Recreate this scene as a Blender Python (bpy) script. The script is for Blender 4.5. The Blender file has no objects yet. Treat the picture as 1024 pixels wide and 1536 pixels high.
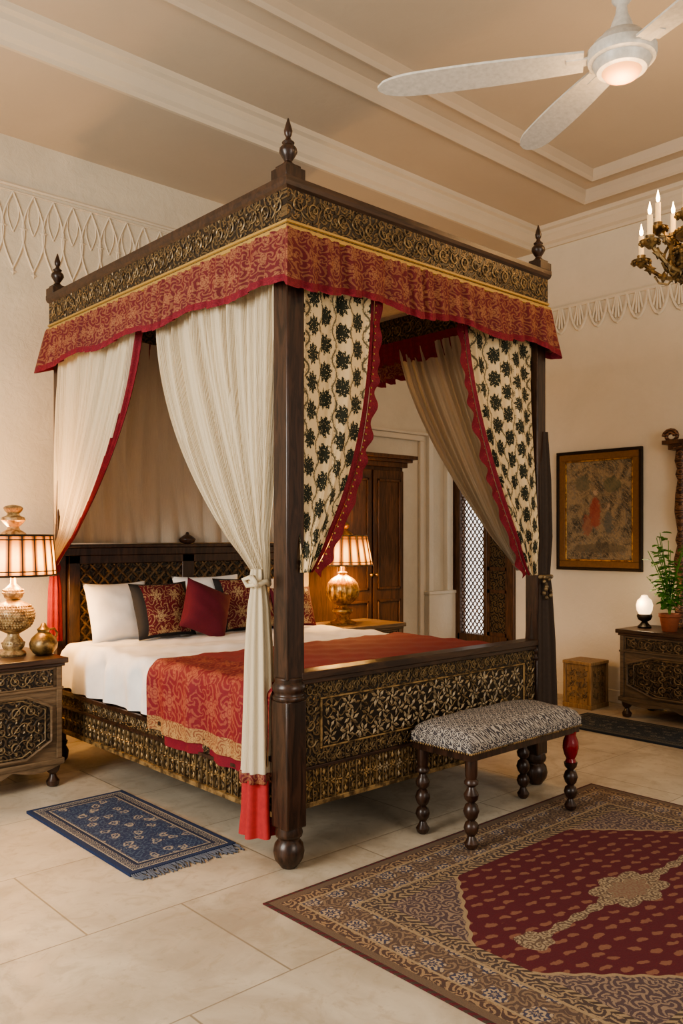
import bpy, math, random
from mathutils import Vector, Matrix
random.seed(3)
pi=math.pi
S_=math.sin; C_=math.cos
# ------------------------------------------------------------------ shader DSL
class E:
    def __init__(s,t,k): s.t=t; s.k=k
    def __add__(s,o): return s.t.m('ADD',s,o)
    __radd__=__add__
    def __sub__(s,o): return s.t.m('SUBTRACT',s,o)
    def __rsub__(s,o): return s.t.m('SUBTRACT',o,s)
    def __mul__(s,o): return s.t.m('MULTIPLY',s,o)
    __rmul__=__mul__
    def __truediv__(s,o): return s.t.m('DIVIDE',s,o)
    def __lt__(s,o): return s.t.m('LESS_THAN',s,o)
    def __gt__(s,o): return s.t.m('GREATER_THAN',s,o)
def col(c): return (c[0],c[1],c[2],1.0)
class T:
    def __init__(s,name):
        s.mat=bpy.data.materials.new(name); s.mat.use_nodes=True
        s.nt=s.mat.node_tree; s.b=s.nt.nodes['Principled BSDF']
    def put(s,val,inp):
        if isinstance(val,E): s.nt.links.new(val.k,inp)
        elif isinstance(val,(tuple,list)): inp.default_value=col(val) if len(inp.default_value)==4 else val
        else: inp.default_value=val
    def m(s,op,*a):
        n=s.nt.nodes.new('ShaderNodeMath'); n.operation=op
        for i,x in enumerate(a): s.put(x,n.inputs[i])
        return E(s,n.outputs[0])
    def coord(s,k='Object'):
        n=s.nt.nodes.new('ShaderNodeTexCoord'); return E(s,n.outputs[k])
    def sep(s,v):
        n=s.nt.nodes.new('ShaderNodeSeparateXYZ'); s.put(v,n.inputs[0]); return [E(s,o) for o in n.outputs]
    def comb(s,x,y,z=0.0):
        n=s.nt.nodes.new('ShaderNodeCombineXYZ')
        for i,a in enumerate((x,y,z)): s.put(a,n.inputs[i])
        return E(s,n.outputs[0])
    def noise(s,v,scale,detail=3.0,dist=0.0,rough=.5):
        n=s.nt.nodes.new('ShaderNodeTexNoise'); s.put(v,n.inputs['Vector'])
        n.inputs['Scale'].default_value=scale; n.inputs['Detail'].default_value=detail
        n.inputs['Distortion'].default_value=dist; n.inputs['Roughness'].default_value=rough
        return E(s,n.outputs['Fac'])
    def white(s,v):
        n=s.nt.nodes.new('ShaderNodeTexWhiteNoise'); s.put(v,n.inputs['Vector']); return E(s,n.outputs['Value'])
    def cell(s,u,v,rand=0.0):
        n=s.nt.nodes.new('ShaderNodeTexVoronoi'); n.voronoi_dimensions='2D'
        s.put(s.comb(u,v,0.0),n.inputs['Vector']); n.inputs['Scale'].default_value=1.0
        n.inputs['Randomness'].default_value=rand
        px,py,_=s.sep(E(s,n.outputs['Position']))
        qx=u-px; qy=v-py
        r=s.m('SQRT',qx*qx+qy*qy); a=s.m('ARCTAN2',qy,qx)
        cr,_,_=s.sep(E(s,n.outputs['Color']))
        return r,a,cr
    def mix(s,f,a,b):
        n=s.nt.nodes.new('ShaderNodeMix'); n.data_type='RGBA'
        s.put(f,n.inputs[0]); s.put(a,n.inputs[6]); s.put(b,n.inputs[7])
        return E(s,n.outputs[2])
    def sm(s,x,a,b):
        n=s.nt.nodes.new('ShaderNodeMapRange'); n.interpolation_type='SMOOTHSTEP'
        s.put(x,n.inputs[0]); n.inputs[1].default_value=a; n.inputs[2].default_value=b
        return E(s,n.outputs[0])
    def bump(s,h,strength=.4,dist=.01):
        n=s.nt.nodes.new('ShaderNodeBump'); n.inputs['Strength'].default_value=strength
        n.inputs['Distance'].default_value=dist; s.put(h,n.inputs['Height'])
        s.nt.links.new(n.outputs[0],s.b.inputs['Normal'])
    def fin(s,base,rough=.6,metal=0.0,**k):
        s.put(base,s.b.inputs['Base Color']); s.put(rough,s.b.inputs['Roughness']); s.put(metal,s.b.inputs['Metallic'])
        for kk,vv in k.items():
            s.put(vv,s.b.inputs[kk.replace('_',' ')])
        return s.mat
def sc(c,f): return tuple(x*f for x in c)

def m_plaster(name,c,var=.12,bs=.3):
    t=T(name); o=t.coord()
    n=t.noise(o,1.3,5,.4,.6); n2=t.noise(o,14,5,.5,.65); n3=t.noise(o,5,5,.3,.65)
    t.bump(n2*.8+n+n3*.5,bs,.015)
    c1=t.mix(t.sm(n,.3,.7),sc(c,1-var),c)
    c1=t.mix(t.sm(n2,.5,.75)*var*1.2,c1,sc(c,.75))
    return t.fin(t.mix(t.sm(n3,.5,.75)*var*1.6,c1,sc(c,.8)),.88)
WALL=m_plaster('wall_plaster',(.70,.62,.49),.15,.5)
WALLW=m_plaster('white_plaster',(.74,.67,.55),.08,.35)
CEIL=m_plaster('ceiling_plaster',(.57,.48,.375),.05,.12)
TRIMP=m_plaster('trim_plaster',(.68,.59,.465),.06,.12)

def m_floor():
    t=T('floor_travertine'); o=t.coord(); x,y,z=t.sep(o)
    sx=x/.84; sy=y/.62
    row=t.m('FLOOR',sy)
    sx=sx+t.m('MODULO',row,2.0)*.42
    fx=t.m('FRACT',sx); fy=t.m('FRACT',sy)
    ex=t.m('MINIMUM',fx,1.0-fx); ey=t.m('MINIMUM',fy,1.0-fy)
    g=t.m('MINIMUM',ex,ey); gr=t.sm(g,.002,.006)
    w=t.white(t.comb(t.m('FLOOR',sx),row,0.0))
    n=t.noise(o,2.6,6,.8,.6); n2=t.noise(o,26,4,0,.6); n3=t.noise(o,8,6,1.5,.65)
    c=t.mix(t.sm(n,.3,.72),(.36,.295,.215),(.58,.50,.385))
    c=t.mix(w*.45,c,(.62,.55,.44))
    c=t.mix(t.sm(n3,.50,.66)*.4,c,(.36,.28,.19))
    c=t.mix(t.sm(n2,.58,.72)*.3,c,(.25,.19,.125))
    c=t.mix(gr,(.27,.215,.15),c)
    t.bump(gr*.5+n2*.2+n3*.3,.3,.003)
    return t.fin(c,t.sm(n3,.2,.9)*.25+.36)
FLOOR=m_floor()

def m_wood(name,c1,c2,rough=.35,ax=2):
    t=T(name); o=t.coord(); x,y,z=t.sep(o)
    k=[(6.,6.,.8),(.8,6.,6.),(6.,.8,6.)][{2:0,0:1,1:2}[ax]]
    v=t.comb(x*k[0],y*k[1],z*k[2]); n=t.noise(v,6,5,1.2,.6)
    t.bump(n,.15,.004)
    return t.fin(t.mix(t.sm(n,.3,.7),c1,c2),rough)
WOOD=m_wood('dark_walnut',(.016,.008,.005),(.06,.028,.016),.32)
WOODX=m_wood('dark_walnut_rail',(.02,.010,.007),(.065,.032,.018),.35,0)
WOODM=m_wood('brown_wood',(.045,.020,.009),(.12,.055,.025),.42)
WOODL=m_wood('aged_teak',(.09,.056,.030),(.20,.13,.072),.5,0)
WOODR=m_wood('red_lacquer',(.18,.004,.008),(.26,.008,.014),.2)

def plane_uv(t,plane):
    x,y,z=t.sep(t.coord())
    return {'xz':(x,z),'yz':(y,z),'xy':(x,y)}[plane]
def m_carved(name,plane,scale,dark,light,metal=.4,rough=.4,thr=.1):
    t=T(name); u,v=plane_uv(t,plane)
    n=t.noise(t.coord(),9,2); uu=u*scale+n*.35; vv=v*scale+n*.35
    r,a,cr=t.cell(uu,vv,.55)
    sp=t.m('SINE',a*2.0+r*17.0)
    fl=t.m('COSINE',a*5.0)*.5+.6
    h=t.sm(sp,thr-.3,thr+.5)
    h2=t.sm(fl*.28-r,-.03,.05)
    hh=t.m('MAXIMUM',h*.8,h2)
    t.bump(hh,.9,.008)
    wear=t.noise(t.coord(),30,4)*.8+.4
    return t.fin(t.mix(hh*wear,dark,light),rough,hh*metal)
DK=(.014,.008,.005); BR=(.21,.14,.068); GO=(.30,.185,.07)
CV_xz=m_carved('carved_bronze_xz','xz',16,DK,BR)
CV_yz=m_carved('carved_bronze_yz','yz',16,DK,BR)
CG_xz=m_carved('carved_gilt_xz','xz',22,(.03,.018,.009),GO)
CD=m_carved('carved_dark','xz',15,(.010,.007,.005),(.12,.08,.045),.2,.4)
def m_plain(name,c,rough=.5,metal=0.0,bs=60,bst=.15,**k):
    t=T(name); n=t.noise(t.coord(),bs,3); t.bump(n,bst,.003)
    return t.fin(t.mix(n,sc(c,.7),sc(c,1.2)),rough,metal,**k)
def m_patina(name,c,d,rough,metal,bs=28):
    t=T(name); n=t.noise(t.coord(),bs,4,0,.6); n2=t.noise(t.coord(),140,2); t.bump(n2,.25,.003)
    return t.fin(t.mix(t.sm(n,.36,.62),d,c),rough,metal)
BRONZE=m_patina('bronze_relief',(.27,.19,.095),(.075,.05,.028),.42,.4)
GOLD=m_patina('gilt',(.62,.38,.13),(.22,.12,.045),.36,.75)
GOLDA=m_patina('antique_gilt',(.38,.25,.11),(.08,.05,.022),.45,.45,20)
GOLDL=m_plain('gold_braid',(.46,.29,.09),.5,.3,220,.5)
CREAMR=m_patina('bone_inlay',(.38,.29,.175),(.13,.09,.05),.45,.15,35)
BLACKM=m_plain('blackened_iron',(.03,.022,.016),.4,.5)
WHITEP=m_plain('white_enamel',(.68,.64,.57),.35)
BURG=m_plain('burgundy_cloth',(.105,.004,.014),.85,0,140,.3)
REDC=m_plain('red_cloth',(.18,.003,.016),.8,0,140,.3)
CORAL=m_plain('coral_cloth',(.38,.025,.028),.8)
THROWTOP=m_plain('throw_top_cloth',(.24,.022,.028),.85,0,160,.3)
WHITEC=m_plain('white_linen',(.80,.77,.74),.85,0,9,.3)
BLACKC=m_plain('black_cloth',(.012,.010,.010),.8)
DARKC=m_plain('umber_cloth',(.040,.024,.015),.85)
GREYC=m_plain('taupe_lining',(.42,.35,.28),.9)
TERRA=m_plain('terracotta',(.30,.09,.04),.7)
LEAF=m_plain('leaf_green',(.09,.27,.03),.45)
CANDLE=m_plain('candle_wax',(.75,.55,.28),.5,Emission_Color=(1,.6,.25,1),Emission_Strength=.5)
def m_emit(name,c,s):
    t=T(name); return t.fin(c,.5,Emission_Color=(c[0],c[1],c[2],1),Emission_Strength=s)
FLAME=m_emit('flame',(1,.62,.25),25)
BULB=m_emit('warm_bulb',(1,.72,.42),8)
FANL=m_emit('fan_glass',(1,.44,.15),1.2)
PANE=m_emit('emissive_day_glass',(1.,.97,.92),1.6)  # pane emits by itself, its glow standing in for bright daylight outside

def m_sheer(name,c,tr=.3):
    t=T(name); u,v,_=t.sep(t.coord('UV'))
    st=t.m('SINE',u*900.0)*.5+.5; n=t.noise(t.comb(u*60.,v*3.,0.),4,4); n2=t.noise(t.comb(u*120.,v*220.,0.),1,2)
    c2=t.mix(n*.6+st*.1+n2*.3,sc(c,.66),c)
    t.bump(n+st*.2+n2*.6,.5,.005)
    m=t.fin(c2,.9)
    tl=t.nt.nodes.new('ShaderNodeBsdfTranslucent'); t.put(c2,tl.inputs[0])
    mx=t.nt.nodes.new('ShaderNodeMixShader'); mx.inputs[0].default_value=tr
    out=[n_ for n_ in t.nt.nodes if n_.type=='OUTPUT_MATERIAL'][0]
    t.nt.links.new(t.b.outputs[0],mx.inputs[1]); t.nt.links.new(tl.outputs[0],mx.inputs[2]); t.nt.links.new(mx.outputs[0],out.inputs[0])
    return m
CREAM=m_sheer('cream_cotton',(.82,.70,.50),.12)
CREAM2=m_sheer('pale_voile',(.78,.71,.59),.40)
CREAM3=m_sheer('taupe_voile',(.62,.53,.42),.2)
def m_print():
    t=T('block_print_cotton'); u,v,_=t.sep(t.coord('UV'))
    n=t.noise(t.comb(u,v,0.),34,3); n3=t.noise(t.comb(u,v,0.),110,3,0,.7)
    uu=u/.118; vv=v/.118+t.m('MODULO',t.m('FLOOR',uu+.5),2.0)*.5
    r,a,cr=t.cell(uu+n*.12,vv+n*.12,0.0)
    fl=t.sm((t.m('COSINE',a*9.0+cr*6.0)*.05+.355)-r+(n3-.5)*.36,0.,.03)
    rr,aa,_c=t.cell(u*80.+n*.8,v*80.+n*.8,1.0)
    holes=t.sm(rr,.08,.18)
    core=t.sm(.12-r,0.,.02)
    fl=fl*t.m('MAXIMUM',holes,core)
    fx=t.m('ABSOLUTE',t.m('FRACT',uu)-.5+t.m('SINE',v*50.)*.16)
    vine=(1.0-t.sm(fx,.025,.06))
    lf=t.sm(n3,.50,.58)*(1.0-t.sm(fx,.08,.16))
    k=t.m('MAXIMUM',fl,t.m('MAXIMUM',vine*.85,lf*.85))
    c=t.mix(k,(.68,.51,.29),(.020,.022,.011))
    t.bump(t.noise(t.comb(u,v,0.),250,2),.2,.002)
    return t.fin(c,.85)
PRINT=m_print()
def m_damask(name,base,fg,scale=9,thr=.15,amt=1.):
    t=T(name); u,v,_=t.sep(t.coord('UV'))
    n=t.noise(t.comb(u,v,0.),12,4); n2=t.noise(t.comb(u,v,0.),160,2); n3=t.noise(t.comb(u,v,0.),60,3,0,.7)
    r,a,cr=t.cell(u*scale+n*.9,v*scale+n*.9,.8)
    h=t.sm(t.m('SINE',a*3.0+r*16.0)+(n3-.5)*2.2,thr,thr+.6)
    r3,a3,_c=t.cell(u*scale*.5,v*scale*.5,.3)
    fl=t.sm((t.m('COSINE',a3*6.0)*.12+.28)-r3,0.,.05)*(1.0-t.sm(t.m('COSINE',r3*60.0),.2,.6)*.7)
    k=t.m('MAXIMUM',h*.7,fl)*(n2*.7+.4)*amt
    t.bump(n2+k,.3,.003)
    return t.fin(t.mix(k,base,fg),.75)
VAL=m_damask('valance_brocade',(.12,.008,.012),(.36,.17,.075),19,0.,.85)
THROW=m_damask('throw_brocade',(.17,.005,.013),(.38,.12,.06),13,.1,.8)
THROWG=m_damask('throw_gold_border',(.20,.07,.03),(.46,.29,.11),24,-.4)
EMB=m_damask('embroidered_cushion',(.11,.004,.010),(.46,.35,.18),17,.4)
BORD=m_damask('red_border',(.15,.002,.012),(.24,.014,.026),34,.3)

def m_bench():
    t=T('bench_ikat'); x,y,z=t.sep(t.coord())
    n=t.noise(t.coord(),30,2)
    r,a,c=t.cell(x*24.+n*.3+z*20.,y*24.+n*.3-z*20.,.25)
    k=t.m('MAXIMUM',t.sm(t.m('COSINE',r*26.)+t.m('COSINE',a*4.)*.6,-.1,.2),0.)
    n2=t.noise(t.coord(),180,2)
    t.bump(n2,.3,.003)
    return t.fin(t.mix(k*(n2*.5+.6),(.055,.05,.055),(.48,.42,.35)),.85)
BENCHC=m_bench()

def carpet_common(name,hx,hy):
    t=T(name); x,y,z=t.sep(t.coord())
    ax=t.m('ABSOLUTE',x); ay=t.m('ABSOLUTE',y)
    d=t.m('MINIMUM',hx-ax,hy-ay)
    return t,x,y,ax,ay,d
def m_carpet(hx,hy):
    t,x,y,ax,ay,d=carpet_common('persian_carpet',hx,hy)
    n=t.noise(t.coord(),22,3); n2=t.noise(t.coord(),170,2); n3=t.noise(t.coord(),60,3,0,.7)
    row=t.m('FLOOR',y/.058+.5)
    r,a,c=t.cell(x/.082+t.m('MODULO',row,2.0)*.5+n*.5,y/.058+n*.5,.3)
    mot=t.sm((t.m('COSINE',a*2.0+1.0)*.07+.27)-r+(n3-.5)*.2,0.,.07)
    field=t.mix(mot*(n2*.7+.3),(.100,.002,.012),(.33,.16,.09))
    r,a,c=t.cell(x*19.+n*.8,y*19.+n*.8,.9)
    dens=t.sm(t.m('SINE',a*3.0+r*15.)+(n3-.5)*2.5,0.,.5)
    corner=t.mix(dens,(.085,.055,.060),(.30,.21,.145))
    r,a,c=t.cell(x*8.5+n*.3,y*8.5+n*.3,.25)
    ros=t.sm((t.m('COSINE',a*8.0)*.06+.36)-r+(n3-.5)*.1,0.,.04)
    ring=t.sm(t.m('COSINE',r*34.+t.m('COSINE',a*8.)*1.4)+(n3-.5)*1.5,-.1,.3)
    bord=t.mix(dens*.8,(.10,.065,.050),(.28,.19,.115))
    bord=t.mix(ros,bord,t.mix(ring,(.045,.050,.090),(.44,.32,.20)))
    mx=x; my=y
    R=t.m('SQRT',mx*mx*.42+my*my*1.3); A=t.m('ARCTAN2',my*1.7,mx)
    med=t.sm((t.m('ABSOLUTE',t.m('COSINE',A*4.))*.030+.105)-R,0.,.004)
    stem=(t.m('ABSOLUTE',my)<(t.m('SINE',ax*60.)*.006+.018))*(ax<.60)
    px=ax-.60
    P=t.m('SQRT',px*px*.8+my*my); pen=t.sm(.060-P+t.m('COSINE',ax*90.)*.006,0.,.006)
    med=t.m('MAXIMUM',med,t.m('MAXIMUM',stem,pen))
    r,a,c=t.cell(x*26.+n*.9,y*26.+n*.9,.8)
    md=t.sm(t.m('SINE',a*2.0+r*15.)+(n3-.5)*2.,-.3,.3)
    medc=t.mix(md,(.14,.09,.06),(.38,.29,.18))
    inr=t.sm((t.m('ABSOLUTE',t.m('COSINE',A*4.))*.022+.055)-R,0.,.004)
    medc=t.mix(inr*.6,medc,t.mix(md,(.34,.26,.16),(.14,.02,.02)))
    field=t.mix(med,field,medc)
    FX=hx-.34; FY=hy-.30
    dd=(FX+FY-.36)-(ax+ay)+t.m('SINE',(ax-ay)*55.)*.006
    infield=t.sm(dd,-.004,.004)
    line=(t.m('ABSOLUTE',dd)<.010)
    inner=t.mix(infield,corner,field)
    inner=t.mix(line,inner,(.36,.26,.15))
    def band(cur,a_,b_,c_): return t.mix((d>a_)*(d<b_),cur,c_)
    colr=inner
    colr=t.mix(d<.30,colr,bord)
    dash=t.sm(t.m('SINE',(x+y)*190.),-.2,.2)
    colr=band(colr,.290,.310,t.mix(dash,(.06,.04,.03),(.36,.26,.15)))
    colr=band(colr,.240,.290,t.mix(dens,(.065,.045,.04),(.34,.24,.14)))
    colr=band(colr,.228,.240,(.36,.26,.15))
    colr=band(colr,.088,.098,(.36,.26,.15))
    colr=band(colr,.045,.088,t.mix(dens,(.08,.045,.035),(.34,.22,.12)))
    colr=band(colr,.015,.045,(.15,.10,.065))
    colr=band(colr,-1.,.015,t.mix(dash,(.10,.003,.012),(.05,.03,.02)))
    colr=t.mix(n2*.4,colr,(.07,.04,.03))
    t.bump(n2,.5,.004)
    return t.fin(colr,.95)
def m_rug(name,hx,hy,c0,c1,c2):
    t,x,y,ax,ay,d=carpet_common(name,hx,hy)
    n=t.noise(t.coord(),25,3); n2=t.noise(t.coord(),170,2); n3=t.noise(t.coord(),70,3,0,.75)
    r,a,c=t.cell(x*11.+n*.7,y*11.+n*.7,.7)
    ros=t.sm((t.m('COSINE',a*8.0+c*6.)*.05+.30)-r+(n3-.5)*.35,0.,.05)*t.sm(t.m('COSINE',r*34.)+(n3-.5)*2.,-.5,.3)
    r,a,c=t.cell(x*26.+n*1.4,y*26.+n*1.4,1.)
    dens=t.sm(t.m('SINE',a*2.0+r*12.)+(n3-.5)*2.4,.3,.8)
    f=t.mix(dens*.7,c0,c1); f=t.mix(ros*.8,f,c2)
    r,a,c=t.cell(x*30.+n*.3,y*30.+n*.3,.2)
    b=t.mix(t.sm(t.m('COSINE',r*24.)+(n3-.5)*2.,-.2,.3)*.7,sc(c0,.7),c2)
    f=t.mix(d<.085,f,b)
    f=t.mix((d>.075)*(d<.080),f,c2); f=t.mix((d>.060)*(d<.075),f,sc(c0,.6)); f=t.mix((d>.024)*(d<.029),f,c2); f=t.mix(d<.022,f,c0)
    t.bump(n2,.5,.004)
    return t.fin(t.mix(n2*.35,f,sc(c0,.5)),.95)

def m_painting():
    t=T('painting_canvas'); o=t.coord(); x,y,z=t.sep(o)
    n=t.noise(o,7,5,1.5,.6); n2=t.noise(o,22,5,2.0,.6)
    c=t.mix(t.sm(n,.35,.6),(.05,.045,.035),(.30,.22,.13))
    c=t.mix(t.sm(n2,.5,.62)*.7,c,(.15,.15,.13))
    r,a,_c=t.cell(y*18.+n2*2.,z*18.+n2*2.,.8)
    c=t.mix(t.sm(t.m('SINE',a*2.+r*14.),.4,.9)*.6,c,(.40,.30,.17))
    # standing robed figure, smaller attendants, pale faces
    def blob(cy,cz,ry,rz,colr,amt,soft=.25):
        yy=(y-cy+(n2-.5)*.10)/ry; zz=(z-cz+(n-.5)*.10)/rz
        return t.sm(1.0-t.m('SQRT',yy*yy+zz*zz),0.,soft)*amt,colr
    for q in ((.03,-.02,.055,.14,(.33,.055,.045),.75),(.10,-.12,.05,.09,(.30,.09,.06),.6),(-.09,-.10,.045,.10,(.10,.11,.10),.7),(.03,.14,.022,.03,(.50,.36,.24),.8),(-.09,.02,.02,.025,(.46,.33,.22),.7),(-.12,.20,.09,.07,(.07,.09,.05),.6),(.14,.22,.08,.07,(.08,.09,.06),.6),(0.,-.30,.26,.05,(.10,.08,.05),.6)):
        f,cc=blob(*q); c=t.mix(f,c,cc)
    return t.fin(c,.5)
def m_shade(name,base,s0,s1):
    t=T(name); x,y,z=t.sep(t.coord())
    a=t.m('ARCTAN2',y,x)
    k=(1.0-t.sm(t.m('ABSOLUTE',z-.51),.01,.13))
    st=t.sm(t.m('COSINE',a*20.0),-.9,.5)
    n=t.noise(t.coord(),25,3)
    c=t.mix(k*st,(1.0,.24,.03),(1.0,.48,.12))
    t.put(c,t.b.inputs['Emission Color'])
    return t.fin(base,.6,Emission_Strength=(k*s1+s0)*(st*.8+.2)*(n*.6+.7))
SHADE=m_shade('mica_shade',(.16,.065,.018),1.1,5.0)
SHADE2=m_shade('pleated_amber_shade',(.10,.035,.010),.6,3.4)

# ------------------------------------------------------------------ mesh builder
class MB:
    def __init__(s): s.v=[];s.f=[];s.mi=[];s.sm=[];s.uv=[]
    def add(s,vs,fs,mat=0,smooth=False,uvs=None):
        b=len(s.v); s.v+= [tuple(p) for p in vs]
        for f in fs:
            s.f.append([i+b for i in f]); s.mi.append(mat); s.sm.append(smooth)
            s.uv.append([uvs[i] for i in f] if uvs else [(0,0)]*len(f))
    def box(s,x0,x1,y0,y1,z0,z1,mat=0):
        v=[(x,y,z) for z in (z0,z1) for y in (y0,y1) for x in (x0,x1)]
        s.add(v,[(0,2,3,1),(4,5,7,6),(0,1,5,4),(2,6,7,3),(0,4,6,2),(1,3,7,5)],mat)
    def obox(s,c,ax,ay,az,mat=0):
        c=Vector(c);ax=Vector(ax);ay=Vector(ay);az=Vector(az)
        v=[c+i*ax+j*ay+k*az for k in (-1,1) for j in (-1,1) for i in (-1,1)]
        s.add(v,[(0,2,3,1),(4,5,7,6),(0,1,5,4),(2,6,7,3),(0,4,6,2),(1,3,7,5)],mat)
    def lathe(s,cx,cy,prof,seg=24,mat=0,cap=True,fold=0,famp=0.,z0=0.):
        v=[];n=len(prof)
        for r,z in prof:
            for k in range(seg):
                a=2*pi*k/seg; rr=r*(1+famp*S_(fold*a)) if fold else r
                v.append((cx+rr*C_(a),cy+rr*S_(a),z+z0))
        f=[]
        for i in range(n-1):
            for k in range(seg):
                k2=(k+1)%seg
                f.append((i*seg+k,i*seg+k2,(i+1)*seg+k2,(i+1)*seg+k))
        if cap:
            f.append(tuple(range(seg))[::-1]); f.append(tuple((n-1)*seg+k for k in range(seg)))
        uv=[( (i%seg)/seg, v[i][2]) for i in range(len(v))]
        s.add(v,f,mat,True,uv)
    def tube(s,pts,r,seg=6,mat=0,closed=False):
        pts=[Vector(p) for p in pts]; n=len(pts); v=[]
        up=None
        for i,p in enumerate(pts):
            if closed: d=pts[(i+1)%n]-pts[i-1]
            else: d=pts[min(i+1,n-1)]-pts[max(i-1,0)]
            if d.length<1e-9: d=Vector((0,0,1))
            d.normalize()
            if up is None:
                up=Vector((0,0,1)) if abs(d.z)<.9 else Vector((1,0,0))
            a=d.cross(up)
            if a.length<1e-4: a=d.cross(Vector((1,.3,0)))
            a.normalize(); b=a.cross(d); b.normalize(); up=b
            rr=r[i] if isinstance(r,(list,tuple)) else r
            for k in range(seg):
                t=2*pi*k/seg; v.append(p+a*rr*C_(t)+b*rr*S_(t))
        f=[]
        m=n if closed else n-1
        for i in range(m):
            j=(i+1)%n
            for k in range(seg):
                k2=(k+1)%seg; f.append((i*seg+k,i*seg+k2,j*seg+k2,j*seg+k))
        if not closed:
            f.append(tuple(range(seg))[::-1]); f.append(tuple((n-1)*seg+k for k in range(seg)))
        s.add(v,f,mat,True)
    def grid(s,fn,nu,nv,matf=0,uvf=None,smooth=True):
        v=[];uv=[]
        for j in range(nv+1):
            for i in range(nu+1):
                u=i/nu;w=j/nv
                v.append(fn(u,w)); uv.append(uvf(u,w) if uvf else (u,w))
        for j in range(nv):
            for i in range(nu):
                a=j*(nu+1)+i
                mt=matf((i+.5)/nu,(j+.5)/nv) if callable(matf) else matf
                s.f.append([len(s.v)+a,len(s.v)+a+1,len(s.v)+a+nu+2,len(s.v)+a+nu+1]); s.mi.append(mt); s.sm.append(smooth)
                s.uv.append([uv[a],uv[a+1],uv[a+nu+2],uv[a+nu+1]])
        s.v+=[tuple(p) for p in v]
    def rosette(s,O,S,Tt,N,cx,cy,r,n,mat=0,h=.008,ph=0.,inner=.5):
        O=Vector(O)+Vector(S)*cx+Vector(Tt)*cy; S=Vector(S);Tt=Vector(Tt);N=Vector(N)
        v=[O+N*h]
        for k in range(2*n):
            rr=r if k%2==0 else r*inner
            a=pi*k/n+ph; v.append(O+S*rr*C_(a)+Tt*rr*S_(a)+N*(h*.25))
        f=[(0,1+k,1+(k+1)%(2*n)) for k in range(2*n)]
        s.add(v,f,mat,False)
    def leafcl(s,O,S,Tt,N,cx,cy,R,n,mat=0,h=.008,ph=0.,sx=1.):
        for k in range(n):
            a=2*pi*k/n+ph; q=R*.56
            s.rosette(O,S,Tt,N,cx+q*C_(a)*sx,cy+q*S_(a),R*.48,2,mat,h,a+.25,.45)
        s.rosette(O,S,Tt,N,cx,cy,R*.20,4,mat,h*1.5,0.,.9)
    def ball(s,c,r,mat=0,seg=16,rz=None):
        rz=rz or r
        n=10 if seg>6 else 5; prof=[(max(.0005,r*S_(pi*i/n)),c[2]-rz*C_(pi*i/n)) for i in range(n+1)]
        s.lathe(c[0],c[1],prof,seg,mat)
    def fin(s,name,mats,parent=None,bevel=0.,loc=None,rotz=0.,sharp=42):
        me=bpy.data.meshes.new(name); me.from_pydata(s.v,[],s.f)
        for m in mats: me.materials.append(m)
        me.polygons.foreach_set('material_index',s.mi)
        me.polygons.foreach_set('use_smooth',s.sm)
        ul=me.uv_layers.new(name='UVMap'); flat=[c for f in s.uv for p in f for c in p]
        ul.data.foreach_set('uv',flat)
        me.update()
        if any(s.sm): me.set_sharp_from_angle(angle=math.radians(sharp))
        o=bpy.data.objects.new(name,me); bpy.context.collection.objects.link(o)
        if parent: o.parent=parent
        if loc: o.location=loc
        o.rotation_euler=(0,0,rotz)
        if bevel:
            md=o.modifiers.new('b','BEVEL'); md.width=bevel; md.segments=2; md.limit_method='ANGLE'; md.angle_limit=math.radians(50)
        return o
def G(name,loc=(0,0,0),rotz=0.):
    e=bpy.data.objects.new(name,None); e.empty_display_size=.1
    bpy.context.collection.objects.link(e); e.location=loc; e.rotation_euler=(0,0,rotz); return e
def smooth01(a,b,x):
    t=max(0,min(1,(x-a)/(b-a))); return t*t*(3-2*t)
def scrolls(mb,O,S,Tt,N,L,H,n,r=.005,mat=0,wave=True):
    O=Vector(O);S=Vector(S);Tt=Vector(Tt);N=Vector(N); w=L/n
    P=lambda s,t,h=0.: O+S*s+Tt*t+N*h
    for i in range(n):
        c=(i+.5)*w; sg=1 if i%2 else -1; R=.40*min(w,H)
        pts=[]
        for k in range(19):
            th=sg*(pi*.5)+sg*k/18*2.5*pi; rad=R*(1-k/22)
            pts.append(P(c+rad*C_(th)*(w/min(w,H))**.3,H/2-rad*S_(th),r*.3))
        mb.tube(pts,[r*(1.1-.5*k/18) for k in range(19)],5,mat)
        mb.rosette(O,S,Tt,N,c,H/2,R*.34,5,mat,r*2,random.random())
        for dx,dy in ((.5,.2),(.5,-.2),(-.02,.44),(-.02,-.44)):
            mb.rosette(O,S,Tt,N,c+dx*w,H/2+dy*H,R*.30,3,mat,r*1.6,random.random()*3)
    if wave:
        m=n*8
        mb.tube([P(L*k/m,H/2+.40*H*S_(pi*k/8+pi/2)*.9,r*.2) for k in range(m+1)],r*.7,4,mat)

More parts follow.
